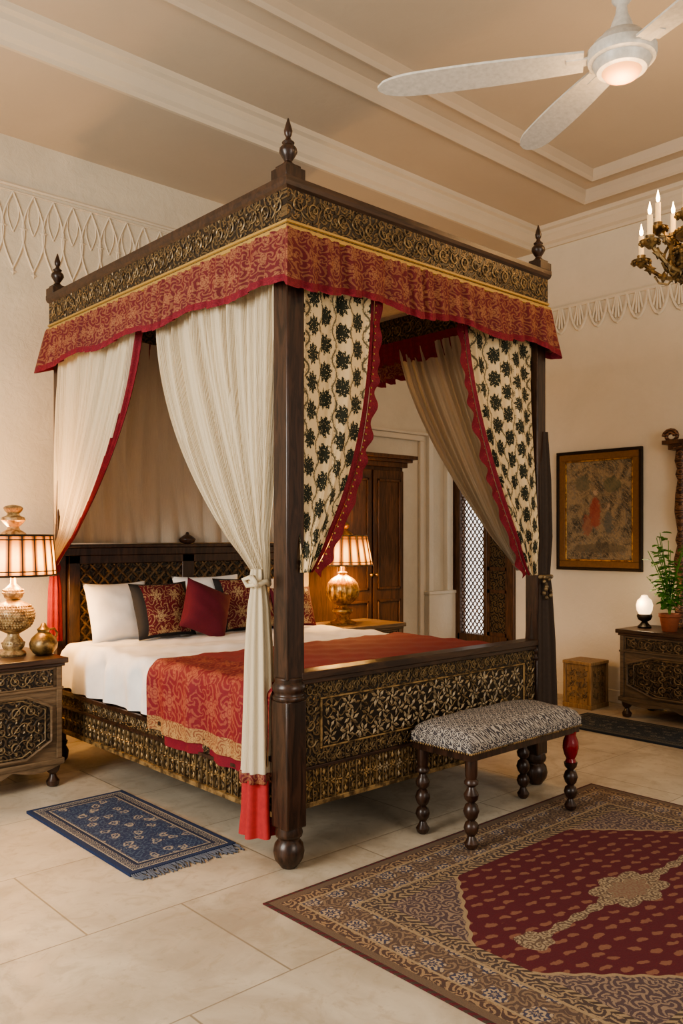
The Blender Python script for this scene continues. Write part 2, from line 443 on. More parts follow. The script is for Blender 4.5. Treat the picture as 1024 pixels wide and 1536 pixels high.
# ================================================================== ROOM
XR=3.95; YH=2.5; X0=-3.6; Y0=-4.6
b=MB(); b.box(X0,4.1,Y0,2.65,-.1,0.); b.fin('floor',[FLOOR])
b=MB(); b.box(X0,4.1,YH,2.65,0.,4.2); b.fin('wall_head',[WALL])
b=MB()
wy0,wy1,wz0,wz1=1.84,2.42,.38,2.25
b.box(XR,4.1,Y0,wy0,0,4.2); b.box(XR,4.1,wy1,YH,0,4.2); b.box(XR,4.1,wy0,wy1,0,wz0); b.box(XR,4.1,wy0,wy1,wz1,4.2)
b.fin('wall_right',[WALLW])
b=MB(); b.box(X0,XR,1.6,YH,3.71,4.2); b.fin('trim_bulkhead',[CEIL])
def rect_sweep(mb,x0,x1,y0,y1,prof,mat=0,smooth=False):
    v=[]
    for d,z in prof: v+=[(x0+d,y0+d,z),(x1-d,y0+d,z),(x1-d,y1-d,z),(x0+d,y1-d,z)]
    f=[]
    for i in range(len(prof)-1):
        for k in range(4):
            k2=(k+1)%4; f.append((i*4+k,i*4+k2,(i+1)*4+k2,(i+1)*4+k))
    mb.add(v,f,mat,smooth)
ZC=3.87
b=MB()
tx0,tx1,ty0,ty1=-2.6,3.66,-3.6,.95
prof=[(0,ZC),(.0,ZC-.02),(.02,ZC-.025),(.035,ZC-.01),(.05,ZC+.03),(.055,ZC+.07),(.16,ZC+.07),(.17,ZC+.055),(.19,ZC+.05),(.21,ZC+.07),(.215,ZC+.13)]
rect_sweep(b,tx0,tx1,ty0,ty1,prof)
b.add([(tx0+.2,ty0+.2,ZC+.13),(tx1-.2,ty0+.2,ZC+.13),(tx1-.2,ty1-.2,ZC+.13),(tx0+.2,ty1-.2,ZC+.13)],[(0,1,2,3)])
b.box(X0,4.1,Y0,2.65,4.2,4.25)
for q in ((X0,XR,Y0,ty0),(X0,XR,ty1,1.62),(X0,tx0,ty0,ty1),(tx1,XR,ty0,ty1)):
    b.box(q[0],q[1],q[2],q[3],ZC,ZC+.02)
b.fin('ceiling',[CEIL])
b=MB()
rect_sweep(b,X0,XR,Y0,1.6,[(0,3.71),(.02,3.71),(.025,3.735),(.05,3.75),(.075,3.79),(.085,3.80),(.09,3.83),(.12,3.84),(.125,ZC)])
b.fin('trim_crown',[TRIMP])
b=MB()
yw=YH-.003
for z,r in ((3.42,.012),(3.385,.006)):
    b.tube([(X0,yw,z),(XR,yw,z)],r,6)
sp=.125
x=-2.0
while x<XR-.1:
    for hgt,wd,rr in ((.46,1.0,.0075),(.24,.5,.005)):
        for sg in (-1,1):
            b.tube([(x+sg*sp*wd*S_(pi*k/10)*.55, yw, 3.38-hgt*k/10) for k in range(11)],rr,5)
    b.rosette((x+sp/2,yw,3.17),(1,0,0),(0,0,1),(0,-1,0),0,0,.028,4,0,.010)
    b.rosette((x,yw,2.90),(1,0,0),(0,0,1),(0,-1,0),0,0,.024,4,0,.008,pi/2)
    x+=sp
b.fin('trim_relief_head',[TRIMP])
b=MB(); xw=XR-.006
b.tube([(xw,Y0,3.19),(xw,YH,3.19)],.018,6)
y=-3.0
while y<YH-.1:
    W=.17
    b.tube([(xw,y+W*k/8,3.18-.20*abs(S_(pi*(k/8)))**.7) for k in range(9)],.014,5)
    for q in (.25,.42,.58,.75):
        b.tube([(xw-.004,y+W*(.5+(q-.5)*.3),3.18),(xw-.004,y+W*q,3.18-.17*S_(pi*q)**.7)],.010,4)
    y+=W
b.fin('trim_relief_right',[WALLW])
b=MB()
for (a0,a1,z0,z1) in ((2.25,3.52,2.15,2.20),(3.47,3.52,0,2.15),(2.25,2.30,0,2.15)):
    b.box(a0,a1,YH-.035,YH,z0,z1)
b.box(2.2,3.56,YH-.05,YH,2.20,2.225)
b.fin('trim_panel',[TRIMP],bevel=.008)
b=MB(); b.box(3.58,3.64,YH-.04,YH,0,3.3); b.box(3.82,3.90,YH-.05,YH,0,3.3); b.box(3.56,3.94,YH-.06,YH,0,.78); b.box(3.55,3.94,YH-.07,YH,.78,.81)
b.fin('trim_pilaster',[WALLW],bevel=.006)
b=MB(); b.box(XR-.015,XR,Y0,YH,0,.10); b.fin('baseboard_right',[WALLW],bevel=.004)
b=MB(); b.box(X0,2.2,YH-.015,YH,0,.10); b.fin('baseboard_head',[TRIMP],bevel=.004)
# window
w=G('window_1',(XR,(wy0+wy1)/2,wz0)); hw=(wy1-wy0)/2; H=wz1-wz0
b=MB()
b.box(-.03,.06,-hw-.05,-hw+.03,-.04,H+.05); b.box(-.03,.06,hw-.03,hw+.05,-.04,H+.05); b.box(-.03,.06,-hw,hw,-.05,.04); b.box(-.03,.06,-hw,hw,H-.03,H+.06)
b.box(-.02,.05,-.04,0.,0,H)
b.fin('frame',[WOODM],w,.005)
b=MB(); b.box(.0,.03,-hw+.03,-.04,.04,H-.03)
b.box(-.012,.0,-hw+.03,-hw+.055,.04,H-.03,1); b.box(-.012,.0,-.065,-.04,.04,H-.03,1)
for zz in (.04,.42,.62,1.2,H-.06): b.box(-.012,.0,-hw+.03,-.04,zz,zz+.03,1)
b.fin('shutter',[CV_yz,WOODM],w)
b=MB(); b.box(.05,.056,0.,hw-.03,.04,H-.03); b.fin('glass',[PANE],w)
b=MB()
y0l,y1l=0.,hw-.03
st=.062
def clip(y_a,z_a,y_b,z_b,lo,hi):
    t0,t1=0.,1.; dz=z_b-z_a
    for bound,s in ((lo,1),(hi,-1)):
        A=s*(z_a-bound); B=s*(z_b-bound)
        if A<0 and B<0: return None
        if A<0: t0=max(t0,A/(A-B))
        elif B<0: t1=min(t1,A/(A-B))
    return (y_a+(y_b-y_a)*t0,z_a+dz*t0,y_a+(y_b-y_a)*t1,z_a+dz*t1)
for k in range(-40,60):
    for sg in (1,-1):
        r=clip(y0l,k*st+sg*y0l*1.3,y1l,k*st+sg*y1l*1.3,.04,H-.03)
        if r and abs(r[0]-r[2])>.005: b.tube([(.015,r[0],r[1]),(.015,r[2],r[3])],.0068,4)
b.fin('lattice',[WOODM],w)

# ================================================================== BED
BW=1.66; BL=2.115
bed=G('four_poster_canopy_bed')
b=MB()
def post(x,y,a,fancy):
    b.box(x-a,x+a,y-a,y+a,.74 if fancy else .12,2.50)
    if fancy:
        b.box(x-a-.006,x+a+.006,y-a-.006,y+a+.006,.16,.66)
        b.lathe(x,y,[(a*1.35,.655),(a*1.55,.67),(a*1.3,.685),(a*1.5,.70),(a*1.5,.715),(a*1.25,.73),(a*1.3,.75)],24)
        b.lathe(x,y,[(.03,0),(.038,.012),(.056,.035),(.062,.065),(.056,.095),(.04,.115),(.052,.125),(.056,.14),(.05,.16),(.05,.17)],24)
    else:
        b.lathe(x,y,[(.03,0),(.045,.02),(.05,.06),(.035,.09),(.045,.12)],16)
post(0,0,.044,True); post(BW,0,.038,True); post(0,BL,.028,False); post(BW,BL,.028,False)
b.fin('posts',[WOOD],bed,.006)
for nm,xs,nx in (('side_rail',-.03,-1),('side_rail_far',BW,1)):
    b=MB()
    b.box(xs,xs+.03,.03,BL-.02,.20,.42,0)
    fx=xs if nx<0 else xs+.03
    def bx(z0,z1,dp,m): b.box(min(fx,fx+nx*dp),max(fx,fx+nx*dp),.03,BL-.02,z0,z1,m)
    bx(.41,.43,.014,1); bx(.335,.35,.012,1); bx(.195,.215,.018,2)
    n=44
    for i in range(n):
        yy=.06+(BL-.12)*i/(n-1)
        b.box(min(fx,fx+nx*.008),max(fx,fx+nx*.008),yy-.003,yy+.003,.215,.335,3)
        if i<n-1:
            yc=yy+(BL-.12)/(n-1)/2
            m_=2 if random.random()<.7 else 3
            b.leafcl((fx,yc,.275),(0,1,0),(0,0,1),(nx,0,0),0,0,.023,6,m_,.009,random.random())
            for zc in (.235,.315): b.rosette((fx,yc,zc),(0,1,0),(0,0,1),(nx,0,0),0,0,.013,2,m_,.008,pi/2,.6)
    scrolls(b,(fx,.05,.352),(0,1,0),(0,0,1),(nx,0,0),BL-.1,.056,34,.0032,3)
    b.fin(nm,[CV_yz,WOOD,GOLDA,BRONZE],bed)
b=MB()
x0,x1=.04,BW-.04
b.box(x0,x1,-.02,.02,.24,.74,1)
b.box(x0-.01,x1+.01,-.045,.04,.735,.765,1)
b.box(x0,x1,-.036,.0,.715,.735,1)
b.box(x0,x1,-.030,0,.37,.385,1)
b.box(x0,x1,-.036,0,.225,.245,2)
px0,px1,pz0,pz1=x0+.11,x1-.11,.455,.645
for (a0,a1,c0,c1) in ((px0-.012,px1+.012,pz1,pz1+.008),(px0-.012,px1+.012,pz0-.008,pz0),(px0-.012,px0,pz0,pz1),(px1,px1+.012,pz0,pz1)):
    b.box(a0,a1,-.032,0,c0,c1,2)
b.box(x0,x1,-.026,0,.385,.715,0)
b.fin('footboard',[CV_xz,WOODX,GOLDA],bed,.003)
b=MB()
O=(0,-.027,0);S=(1,0,0);TT=(0,0,1);N=(0,-1,0)
b.box(px0,px1,-.0275,-.02,pz0,pz1,4)
scrolls(b,(x0+.02,-.027,.66),S,TT,N,x1-x0-.04,.052,30,.0035,0)
scrolls(b,(x0+.02,-.027,.39),S,TT,N,x1-x0-.04,.048,30,.0035,0)
scrolls(b,(x0+.012,-.027,.45),TT,S,N,.2,.075,3,.004,0); scrolls(b,(x1-.088,-.027,.45),TT,S,N,.2,.075,3,.004,0)
nx=15
for i in range(nx):
    for j in range(3):
        cx=px0+.045+(px1-px0-.11)*i/(nx-1)+random.uniform(-.006,.006)+(.0 if j%2==0 else .03); cz=pz0+.036+j*.059+random.uniform(-.004,.004)
        b.leafcl(O,S,TT,N,cx,cz,random.uniform(.034,.042),random.choice((5,6,7)),1 if random.random()<.8 else 0,.008,random.random()*2,1.25)
for j in range(4):
    zz=pz0+.008+j*.058
    b.tube([(px0+.01+(px1-px0-.02)*k/150,-.028,max(pz0+.005,min(pz1-.005,zz+.014*S_(k*.75+j*1.6)))) for k in range(151)],.0026,4,0)
for q in range(70):
    b.rosette(O,S,TT,N,random.uniform(px0+.02,px1-.02),random.uniform(pz0+.015,pz1-.015),.013,2,random.choice((0,1)),.005,random.random()*3,.45)
n=40
for i in range(n):
    xx=x0+.02+(x1-x0-.04)*i/(n-1)
    b.box(xx-.003,xx+.003,-.032,-.02,.245,.37,0)
    if i<n-1:
        xc=xx+(x1-x0-.04)/(n-1)/2; m_=2 if random.random()<.75 else 1
        b.leafcl((0,-.026,0),S,TT,N,xc,.308,.025,6,m_,.009,random.random())
        for zc in (.264,.352): b.rosette((0,-.026,0),S,TT,N,xc,zc,.014,2,m_,.008,pi/2,.6)
b.box(x0,x1,-.026,0,.245,.37,3)
b.fin('footboard_relief',[BRONZE,CREAMR,GOLDA,CG_xz,BLACKM],bed)
# headboard
b=MB(); yh=BL-.02
b.box(.03,BW-.03,yh-.01,yh+.03,.25,1.2,0)
b.box(.0,BW,yh-.035,yh+.045,1.19,1.235,0); b.box(-.02,BW+.02,yh-.05,yh+.055,1.235,1.255,0)
for a0,a1 in ((.03,.10),(BW/2-.045,BW/2+.045),(BW-.10,BW-.03)): b.box(a0,a1,yh-.035,yh,.4,1.19,0)
b.box(.03,BW-.03,yh-.035,yh,1.14,1.19,0); b.box(.03,BW-.03,yh-.035,yh,.62,.68,0)
b.lathe(BW/2,yh-.02,[(.02,1.255),(.045,1.265),(.055,1.285),(.03,1.305),(.012,1.315),(.008,1.33)],16)
b.fin('headboard',[WOOD],bed,.004)
b=MB()
for a0,a1 in ((.10,BW/2-.045),(BW/2+.045,BW-.10)):
    b.box(a0,a1,yh-.016,yh-.01,.68,1.14,1)
    st=.075; z0,z1=.68,1.14
    nlines=int((a1-a0+z1-z0)/st)+1
    for k in range(nlines):
        c=k*st
        for sg in (0,1):
            xa=max(0,c-(z1-z0)); za=c-xa
            xb=min(a1-a0,c); zb=c-xb
            if zb>z1-z0: continue
            if sg: pa=(a0+xa,yh-.022,z0+za); pb=(a0+xb,yh-.022,z0+zb)
            else: pa=(a1-xa,yh-.022,z0+za); pb=(a1-xb,yh-.022,z0+zb)
            if abs(xa-xb)>.01: b.tube([pa,pb],.0075,5,2)
    xx=a0+.0375
    while xx<a1-.02:
        zz=z0+.0375
        while zz<z1-.02:
            b.rosette((xx,yh-.018,zz),(1,0,0),(0,0,1),(0,-1,0),0,0,.020,4,2,.008); zz+=.075
        xx+=.075
b.fin('headboard_lattice',[WOOD,CD,m_patina('dull_bronze',(.18,.115,.06),(.05,.03,.018),.45,.4)],bed)
b=MB(); b.box(.0,BW,.03,BL-.04,.36,.40)
b.fin('slats',[WOOD],bed)
b=MB(); b.box(.03,BW-.03,.045,BL-.06,.40,.66); b.fin('mattress',[WHITEC],bed,.05)
def drape(name,y0,y1,off,zlowL,zlowR,mats,matf,wav=.004,puff=0.):
    b=MB()
    xa,xb=-.005-off,BW+.005+off; zt=.672+off; rc=.05
    pts=[(xa,zlowL)]
    for k in range(1,13): pts.append((xa,zlowL+(zt-rc-zlowL)*k/12))
    for k in range(1,7): a=pi/2*k/6; pts.append((xa+rc-rc*C_(a),zt-rc+rc*S_(a)))
    for k in range(1,41): pts.append((xa+rc+(xb-xa-2*rc)*k/40,zt))
    for k in range(1,7): a=pi/2*k/6; pts.append((xb-rc+rc*S_(a),zt-rc+rc*C_(a)))
    for k in range(1,9): pts.append((xb,zt-rc+(zlowR-zt+rc)*k/8))
    arc=[0]
    for i in range(1,len(pts)): arc.append(arc[-1]+math.hypot(pts[i][0]-pts[i-1][0],pts[i][1]-pts[i-1][1]))
    n=len(pts)-1
    def fn(u,v):
        i=min(n,int(round(u*n))); x,z=pts[i]; y=y0+(y1-y0)*v
        hang=smooth01(.0,.3,(zt-z)/.3) if z<zt-.03 else 0
        wv=S_(y*31+1)*.6+S_(y*17+z*6)*.5+S_(y*53)*.25
        if x<.3: x-=wv*wav*3*hang+.012*hang
        elif x>1.4: x+=wv*wav*3*hang
        z2=z+ (puff*S_(pi*v)**.5*(.5+.5*S_(x*7+y*5)*S_(y*9)) if puff and z>zt-.03 else 0)
        if z>zt-.02: z2+=.004*S_(x*23+y*11)*S_(y*19-x*5)+.002*S_(x*51-y*37)
        if i<2: z2+=.006*S_(y*14)
        return (x,y,z2)
    def uvf(u,v):
        i=min(n,int(round(u*n))); return (arc[i],y0+(y1-y0)*v)
    b.grid(fn,n,70,(lambda u,v: matf(arc[min(n,int(u*n))],y0+(y1-y0)*v)),uvf)
    return b.fin(name,mats,bed,sharp=80)
drape('duvet',.80,BL-.10,.018,.44,.46,[WHITEC],lambda a,y:0,.008,puff=.024)
drape('throw_under',.06,.93,.028,.335,.40,[REDC],lambda a,y:0,.006)
drape('throw',.055,.99,.042,.385,.45,[THROW,THROWG,THROWTOP],lambda a,y:1 if a<.065 else (2 if a>.55 else 0),.005)
# canopy
cx0,cx1,cy0,cy1=-.052,BW+.035,-.052,BL+.03
b=MB()
t=.035
for q,m in (((cx0,cx1,cy0,cy0+t),0),((cx0,cx1,cy1-t,cy1),0),((cx0,cx0+t,cy0+t,cy1-t),1),((cx1-t,cx1,cy0+t,cy1-t),1)):
    b.box(q[0],q[1],q[2],q[3],2.49,2.655,m)
rect_sweep(b,cx0-.014,cx1+.014,cy0-.014,cy1+.014,[(.014,2.645),(.004,2.655),(.0,2.67),(.0,2.69),(.03,2.70),(.10,2.70)],2)
rect_sweep(b,cx0-.012,cx1+.012,cy0-.012,cy1+.012,[(.012,2.48),(.0,2.485),(.0,2.50),(.012,2.507)],3)
rect_sweep(b,cx0-.006,cx1+.006,cy0-.006,cy1+.006,[(.006,2.51),(.0,2.513),(.0,2.522),(.006,2.525)],3)
b.fin('canopy_frieze',[CV_xz,CV_yz,WOODX,GOLDL],bed)
b=MB(); b.box(cx0+.03,cx1-.03,cy0+.03,cy1-.03,2.655,2.675,0)
b.box(cx0+.035,cx1-.035,cy0+.035,cy1-.035,2.645,2.652,1)
for k in (1,2): b.box(cx0+t,cx1-t,BL*k/3-.02,BL*k/3+.02,2.60,2.645,0)
b.fin('canopy_roof',[WOODX,GREYC],bed)
b=MB()
hh=.115
scrolls(b,(cx0+.02,cy0-.001,2.53),(1,0,0),(0,0,1),(0,-1,0),cx1-cx0-.04,hh,22,.0040,0)
scrolls(b,(cx0-.001,cy0+.02,2.53),(0,1,0),(0,0,1),(-1,0,0),cy1-cy0-.04,hh,27,.0040,0)
scrolls(b,(cx1+.001,cy0+.02,2.53),(0,1,0),(0,0,1),(1,0,0),cy1-cy0-.04,hh,27,.0040,0)
scrolls(b,(cx1-t-.001,cy0+.06,2.51),(0,1,0),(0,0,1),(-1,0,0),cy1-cy0-.12,hh,24,.0042,0)
b.fin('canopy_scrollwork',[BRONZE],bed)
b=MB()
for fx,fy in ((cx0+.035,cy0+.035),(cx1-.035,cy0+.035),(cx0+.035,cy1-.035),(cx1-.035,cy1-.035)):
    z=2.70
    b.box(fx-.048,fx+.048,fy-.048,fy+.048,z-.01,z+.03); b.box(fx-.036,fx+.036,fy-.036,fy+.036,z+.03,z+.045)
    b.lathe(fx,fy,[(.034,.045),(.022,.055),(.014,.065),(.024,.08),(.036,.10),(.034,.115),(.02,.13),(.026,.138),(.012,.15),(.009,.16),(.015,.17),(.017,.185),(.010,.21),(.002,.235)],16,z0=z)
b.fin('finials',[WOOD],bed,.003)
def valance(name,ox,z0,z1,flare,mats=None,amp=1.):
    b=MB()
    X0_,X1_,Y0_,Y1_=cx0-ox,cx1+ox,cy0-ox,cy1+ox
    P=[(X0_,Y0_),(X1_,Y0_),(X1_,Y1_),(X0_,Y1_)]
    nr=[(0,-1),(1,0),(0,1),(-1,0)]
    pts=[];s=0
    for k in range(4):
        p=P[k];q=P[(k+1)%4]; L=math.hypot(q[0]-p[0],q[1]-p[1]); m=int(L/.007)
        for i in range(m):
            tt=i/m
            dx=(1-smooth01(0,.07,tt*L))*.5; dx2=(1-smooth01(0,.07,(1-tt)*L))*.5
            nn=Vector(nr[k])+Vector(nr[k-1])*dx*1.8+Vector(nr[(k+1)%4])*dx2*1.8
            pts.append((p[0]+(q[0]-p[0])*tt,p[1]+(q[1]-p[1])*tt,nn.x,nn.y,s+L*tt,min(tt*L,(1-tt)*L)))
        s+=L
    N=len(pts)
    def fn(u,v):
        x,y,a,c,ss,ed=pts[int(round(u*N))%N]
        ph=ss*58+S_(ss*7)*2.2+S_(ss*17)
        w=S_(ph)*.75+.30*S_(2*ph+1)+S_(ss*19)*.25
        off=.010+flare*v+amp*(.021*w*(.35+.65*v)+.005*S_(ss*120+3*S_(ss*9))*(1-.5*v)) +.012*v*(1-smooth01(.02,.14,ed))
        z=z0-(z0-z1)*v*(1+.06*S_(ss*11)+.05*w*v+.09*(1-smooth01(0,.16,ed)))
        return (x+a*off,y+c*off,z)
    b.grid(fn,N,14,lambda u,v:1 if v>.89 else 0,lambda u,v:(pts[int(round(u*N))%N][4],v*.24))
    return b.fin(name,mats,bed,sharp=80)
valance('valance',.004,2.488,2.272,.024,mats=[VAL,BORD])
valance('valance_lining',-.05,2.50,2.36,.01,mats=[BORD,BORD],amp=.4)

def curtain(name,top0,top1,tie,tw,ztop,ztie,p,n,amp,mats,hem=0.,uvw=1.,nu=200,nv=44,ruffle=None,belly=0.):
    b=MB(); a=Vector(top0);c=Vector(top1);t_=Vector(tie); d=(c-a); L=d.length; d.normalize(); nm=Vector((d.y,-d.x))
    def pos(u,v):
        st=a+d*L*u; en=t_+d*(u-.5)*tw
        pp=p*(1.0-.25*(1-u))
        w=v**pp
        q=st.lerp(en,w)
        am=amp*(1-.55*v)*(.35+.65*min(1,v*6+.25))
        ph=2*pi*n*u+1.2*S_(u*13)
        o=am*(S_(ph+.6*S_(3*v+5*u))+.40*S_(ph*2.3+1.7+v))*(.75+.35*S_(u*23)) + .012*S_(u*9+v*4)
        if v>.86: o+=.018*S_(pi*(v-.86)/.28)
        o+=belly*S_(pi*v)*u
        q=q+nm*o
        z=ztop+(ztie-ztop)*v - .03*S_(pi*v)*u*.5
        return Vector((q.x,q.y,z))
    LEN=ztop-ztie
    b.grid(pos,nu,nv,(lambda u,v:1 if u>1-hem*(1+.9*v) else 0) if hem else 0,lambda u,v:(u*uvw*(1-.35*v*v),v*LEN*1.05))
    if ruffle:
        D=Vector((d.x,d.y,0)); NM=Vector((nm.x,nm.y,0))
        m=150
        def rf(u,v):
            vv=v*.995; q=pos(1,vv); q2=pos(1,min(1,vv+.01)); tg=(q2-q)
            if tg.length<1e-6: tg=Vector((0,0,-1))
            tg.normalize(); side=tg.cross(NM); side.normalize()
            if side.dot(D)<0: side=-side
            w_=ruffle*(.95+.13*S_(v*62))
            return q+side*w_*u+NM*(.010*S_(v*75+S_(v*20))*u+.004)
        b.grid(rf,4,m,1,lambda u,v:(u*ruffle,v*LEN))
        for k in range(44):
            q=rf(.12,(k+.5)/44)+NM*.003
            b.ball((q.x,q.y,q.z),.0042,2,6)
    return b.fin(name,mats,bed,sharp=80)
curtain('curtain_side_foot',(-.015,.03),(-.015,1.0),(-.045,.115),.055,2.42,1.115,1.9,20,.024,[CREAM],uvw=2.,nu=260)
curtain('curtain_side_head',(-.005,BL-.02),(-.005,1.13),(-.03,BL+.0),.05,2.42,1.12,1.6,18,.020,[CREAM,BORD],hem=.055,uvw=2.,nu=240)
curtain('curtain_foot_print',(.03,-.02),(.45,-.02),(.035,-.05),.05,2.42,1.16,3.0,5,.011,[PRINT,BORD,GOLDL],hem=.05,uvw=.62,ruffle=.045)
curtain('curtain_foot_print_far',(BW-.03,-.01),(1.06,-.01),(BW-.06,-.04),.06,2.42,1.10,1.85,6,.011,[PRINT,BORD,GOLDL],hem=.05,uvw=.74,ruffle=.045)
curtain('curtain_far_side',(BW-.0,.05),(BW-.0,1.0),(BW-.03,.08),.05,2.45,1.12,1.35,16,.018,[CREAM2],uvw=2.)
curtain('curtain_far_side_head',(BW,BL-.03),(BW,1.60),(BW,BL-.05),.05,2.45,1.12,1.6,9,.014,[CREAM2,BORD],hem=.06,uvw=1.)
b=MB()
def bd(u,v):
    x=.02+(BW-.04)*u
    o=.022*S_(2*pi*9*u+2.6*S_(v*2.2+.5)+2*S_(u*6))+.014*S_(u*21+v*5)
    return (x,BL-.01-abs(o)*.9,2.50-(2.50-1.262)*v)
b.grid(bd,220,20,0,lambda u,v:(u*2,v*1.4)); b.fin('head_backdrop',[CREAM3],bed,sharp=80)
b=MB()
b.lathe(-.05,.13,[(.028,1.17),(.033,1.14),(.026,1.115),(.03,1.09),(.04,1.02),(.05,.85),(.056,.6),(.062,.42),(.066,.33)],90,0,fold=9,famp=.16)
b.lathe(-.045,.13,[(.060,.335),(.064,.2),(.072,.11)],60,1,fold=6,famp=.2)
b.lathe(-.05,.13,[(.068,.325),(.071,.33),(.071,.36),(.067,.365)],90,2,fold=9,famp=.16,cap=False)
b.tube([(-.05+.036*C_(a),.125+.040*S_(a),1.115+.006*S_(3*a)) for a in [2*pi*k/24 for k in range(24)]],.011,7,0,True)
b.tube([(-.088,.10,1.115),(-.105,.09,1.14),(-.115,.07,1.125),(-.10,.075,1.105),(-.088,.10,1.11)],.010,6,0)
b.tube([(-.088,.10,1.115),(-.10,.12,1.14),(-.11,.15,1.13),(-.10,.14,1.105),(-.088,.10,1.11)],.010,6,0)
b.fin('curtain_tail',[CREAM,CORAL,VAL],bed,sharp=80)
b=MB()
b.lathe(-.035,BL-.01,[(.022,1.16),(.030,1.12),(.022,1.09),(.032,1.0),(.036,.8),(.038,.70)],48,0,fold=7,famp=.2)
b.fin('curtain_tail_head',[BORD],bed,sharp=80)
b=MB()
b.lathe(BW+.03,-.01,[(.035,1.85),(.05,1.6),(.056,1.3),(.045,1.10),(.055,1.02),(.07,.75),(.078,.45),(.085,.25)],64,0,fold=9,famp=.14)
b.tube([(BW+.03+.055*C_(a),-.01+.055*S_(a),1.09) for a in [2*pi*k/24 for k in range(24)]],.012,7,1,True)
for k in range(10): b.ball((BW-.0+random.uniform(-.03,.03),-.07+random.uniform(-.01,.01),1.09-.012*k),.011,1,8)
b.fin('dark_curtain_bundle',[DARKC,BRONZE],bed,sharp=80)
def pillow(name,c,w,h,th,rx,rz,mats,border=0.,ry=0.):
    b=MB(); n=24
    M=Matrix.Translation(c)@Matrix.Rotation(rz,4,'Z')@Matrix.Rotation(rx,4,'X')@Matrix.Rotation(ry,4,'Y')
    for sg in (1,-1):
        def fn(u,v):
            a=2*u-1;q=2*v-1
            f=max(0,(1-abs(a)**2.6))*max(0,(1-abs(q)**2.6))
            x=a*w/2*(1-.07*(1-q*q)*abs(a)); z=q*h/2*(1-.07*(1-a*a)*abs(q))
            y=-sg*th/2*f**.55*(1+.05*S_(a*5+q*3)*S_(q*7))
            return M@Vector((x,y,z))
        b.grid(fn,n,n,(lambda u,v:1 if (abs(2*u-1)>1-border or abs(2*v-1)>1-border*.4) else 0) if border else 0,lambda u,v:(u*w,v*h))
    return b.fin(name,mats,bed,sharp=80)
pillow('pillow_white',(.28,1.93,.86),.42,.36,.16,-.30,.1,[WHITEC])
pillow('pillow_white_2',(.92,1.95,.87),.50,.38,.15,-.28,0,[WHITEC])
pillow('pillow_white_3',(1.42,1.95,.86),.44,.34,.15,-.28,0,[WHITEC])
pillow('cushion_embroidered',(.51,1.83,.865),.42,.34,.13,-.32,.12,[EMB,BLACKC],.22)
pillow('cushion_burgundy',(.72,1.69,.86),.32,.32,.15,-.35,.05,[BURG],ry=.42)
pillow('cushion_embroidered_2',(1.13,1.85,.865),.44,.36,.13,-.32,-.05,[EMB,BLACKC],.20)
pillow('cushion_embroidered_3',(1.46,1.79,.83),.34,.28,.12,-.34,-.12,[EMB,BURG],.14)

# ================================================================== BENCH
bn=G('upholstered_bench',(1.04,-.235,0))
LX,LY=.415,.17
b=MB()
def cush(u,v):
    a=2*u-1;q=2*v-1
    f=(max(0,1-abs(a)**5)*max(0,1-abs(q)**4))**.4
    return (a*LX,q*LY,.450+.06*f+.004*f*S_(a*9)*S_(q*5))
b.grid(cush,40,20,0)
b.fin('seat_cushion',[BENCHC],bn,sharp=80)
b=MB(); b.box(-LX,LX,-LY,LY,.405,.452,0); b.fin('seat_side',[BENCHC],bn,.012)
b=MB(); b.box(-LX+.01,LX-.01,-LY+.01,LY-.01,.375,.405,0)
for i in range(60):
    x=-LX+2*LX*(i+.5)/60; b.ball((x,-LY+.002,.408),.005,1,6)
for i in range(24):
    y=-LY+2*LY*(i+.5)/24; b.ball((-LX+.002,y,.408),.005,1,6)
legp=[(.016,.0),(.026,.01),(.03,.025),(.02,.04),(.014,.055),(.026,.07),(.032,.09),(.026,.11),(.014,.12),(.026,.135),(.034,.16),(.026,.185),(.014,.195),(.028,.21),(.032,.23),(.02,.25),(.016,.262),(.03,.275),(.03,.285),(.022,.295),(.026,.31),(.026,.38)]
def lp(p,z0): return [(r,z0+(z*(.38-z0)/.38)) for r,z in p]
CT_=.005
for sx in (-1,1):
    for sy in (-1,1):
        if sx==1 and sy==-1: continue
        b.lathe(sx*(LX-.045),sy*(LY-.035),lp(legp,CT_+.001 if sy<0 else 0.),16)
b.fin('frame_and_legs',[WOOD,GOLDA],bn)
b=MB()
b.lathe(LX-.045,-(LY-.035),lp(legp[:15],CT_+.001),16,0)
b.lathe(LX-.045,-(LY-.035),[(.018,.225),(.026,.235),(.02,.25),(.03,.27),(.038,.30),(.036,.33),(.024,.36),(.028,.38)],16,1)
b.fin('red_leg',[WOOD,WOODR],bn)

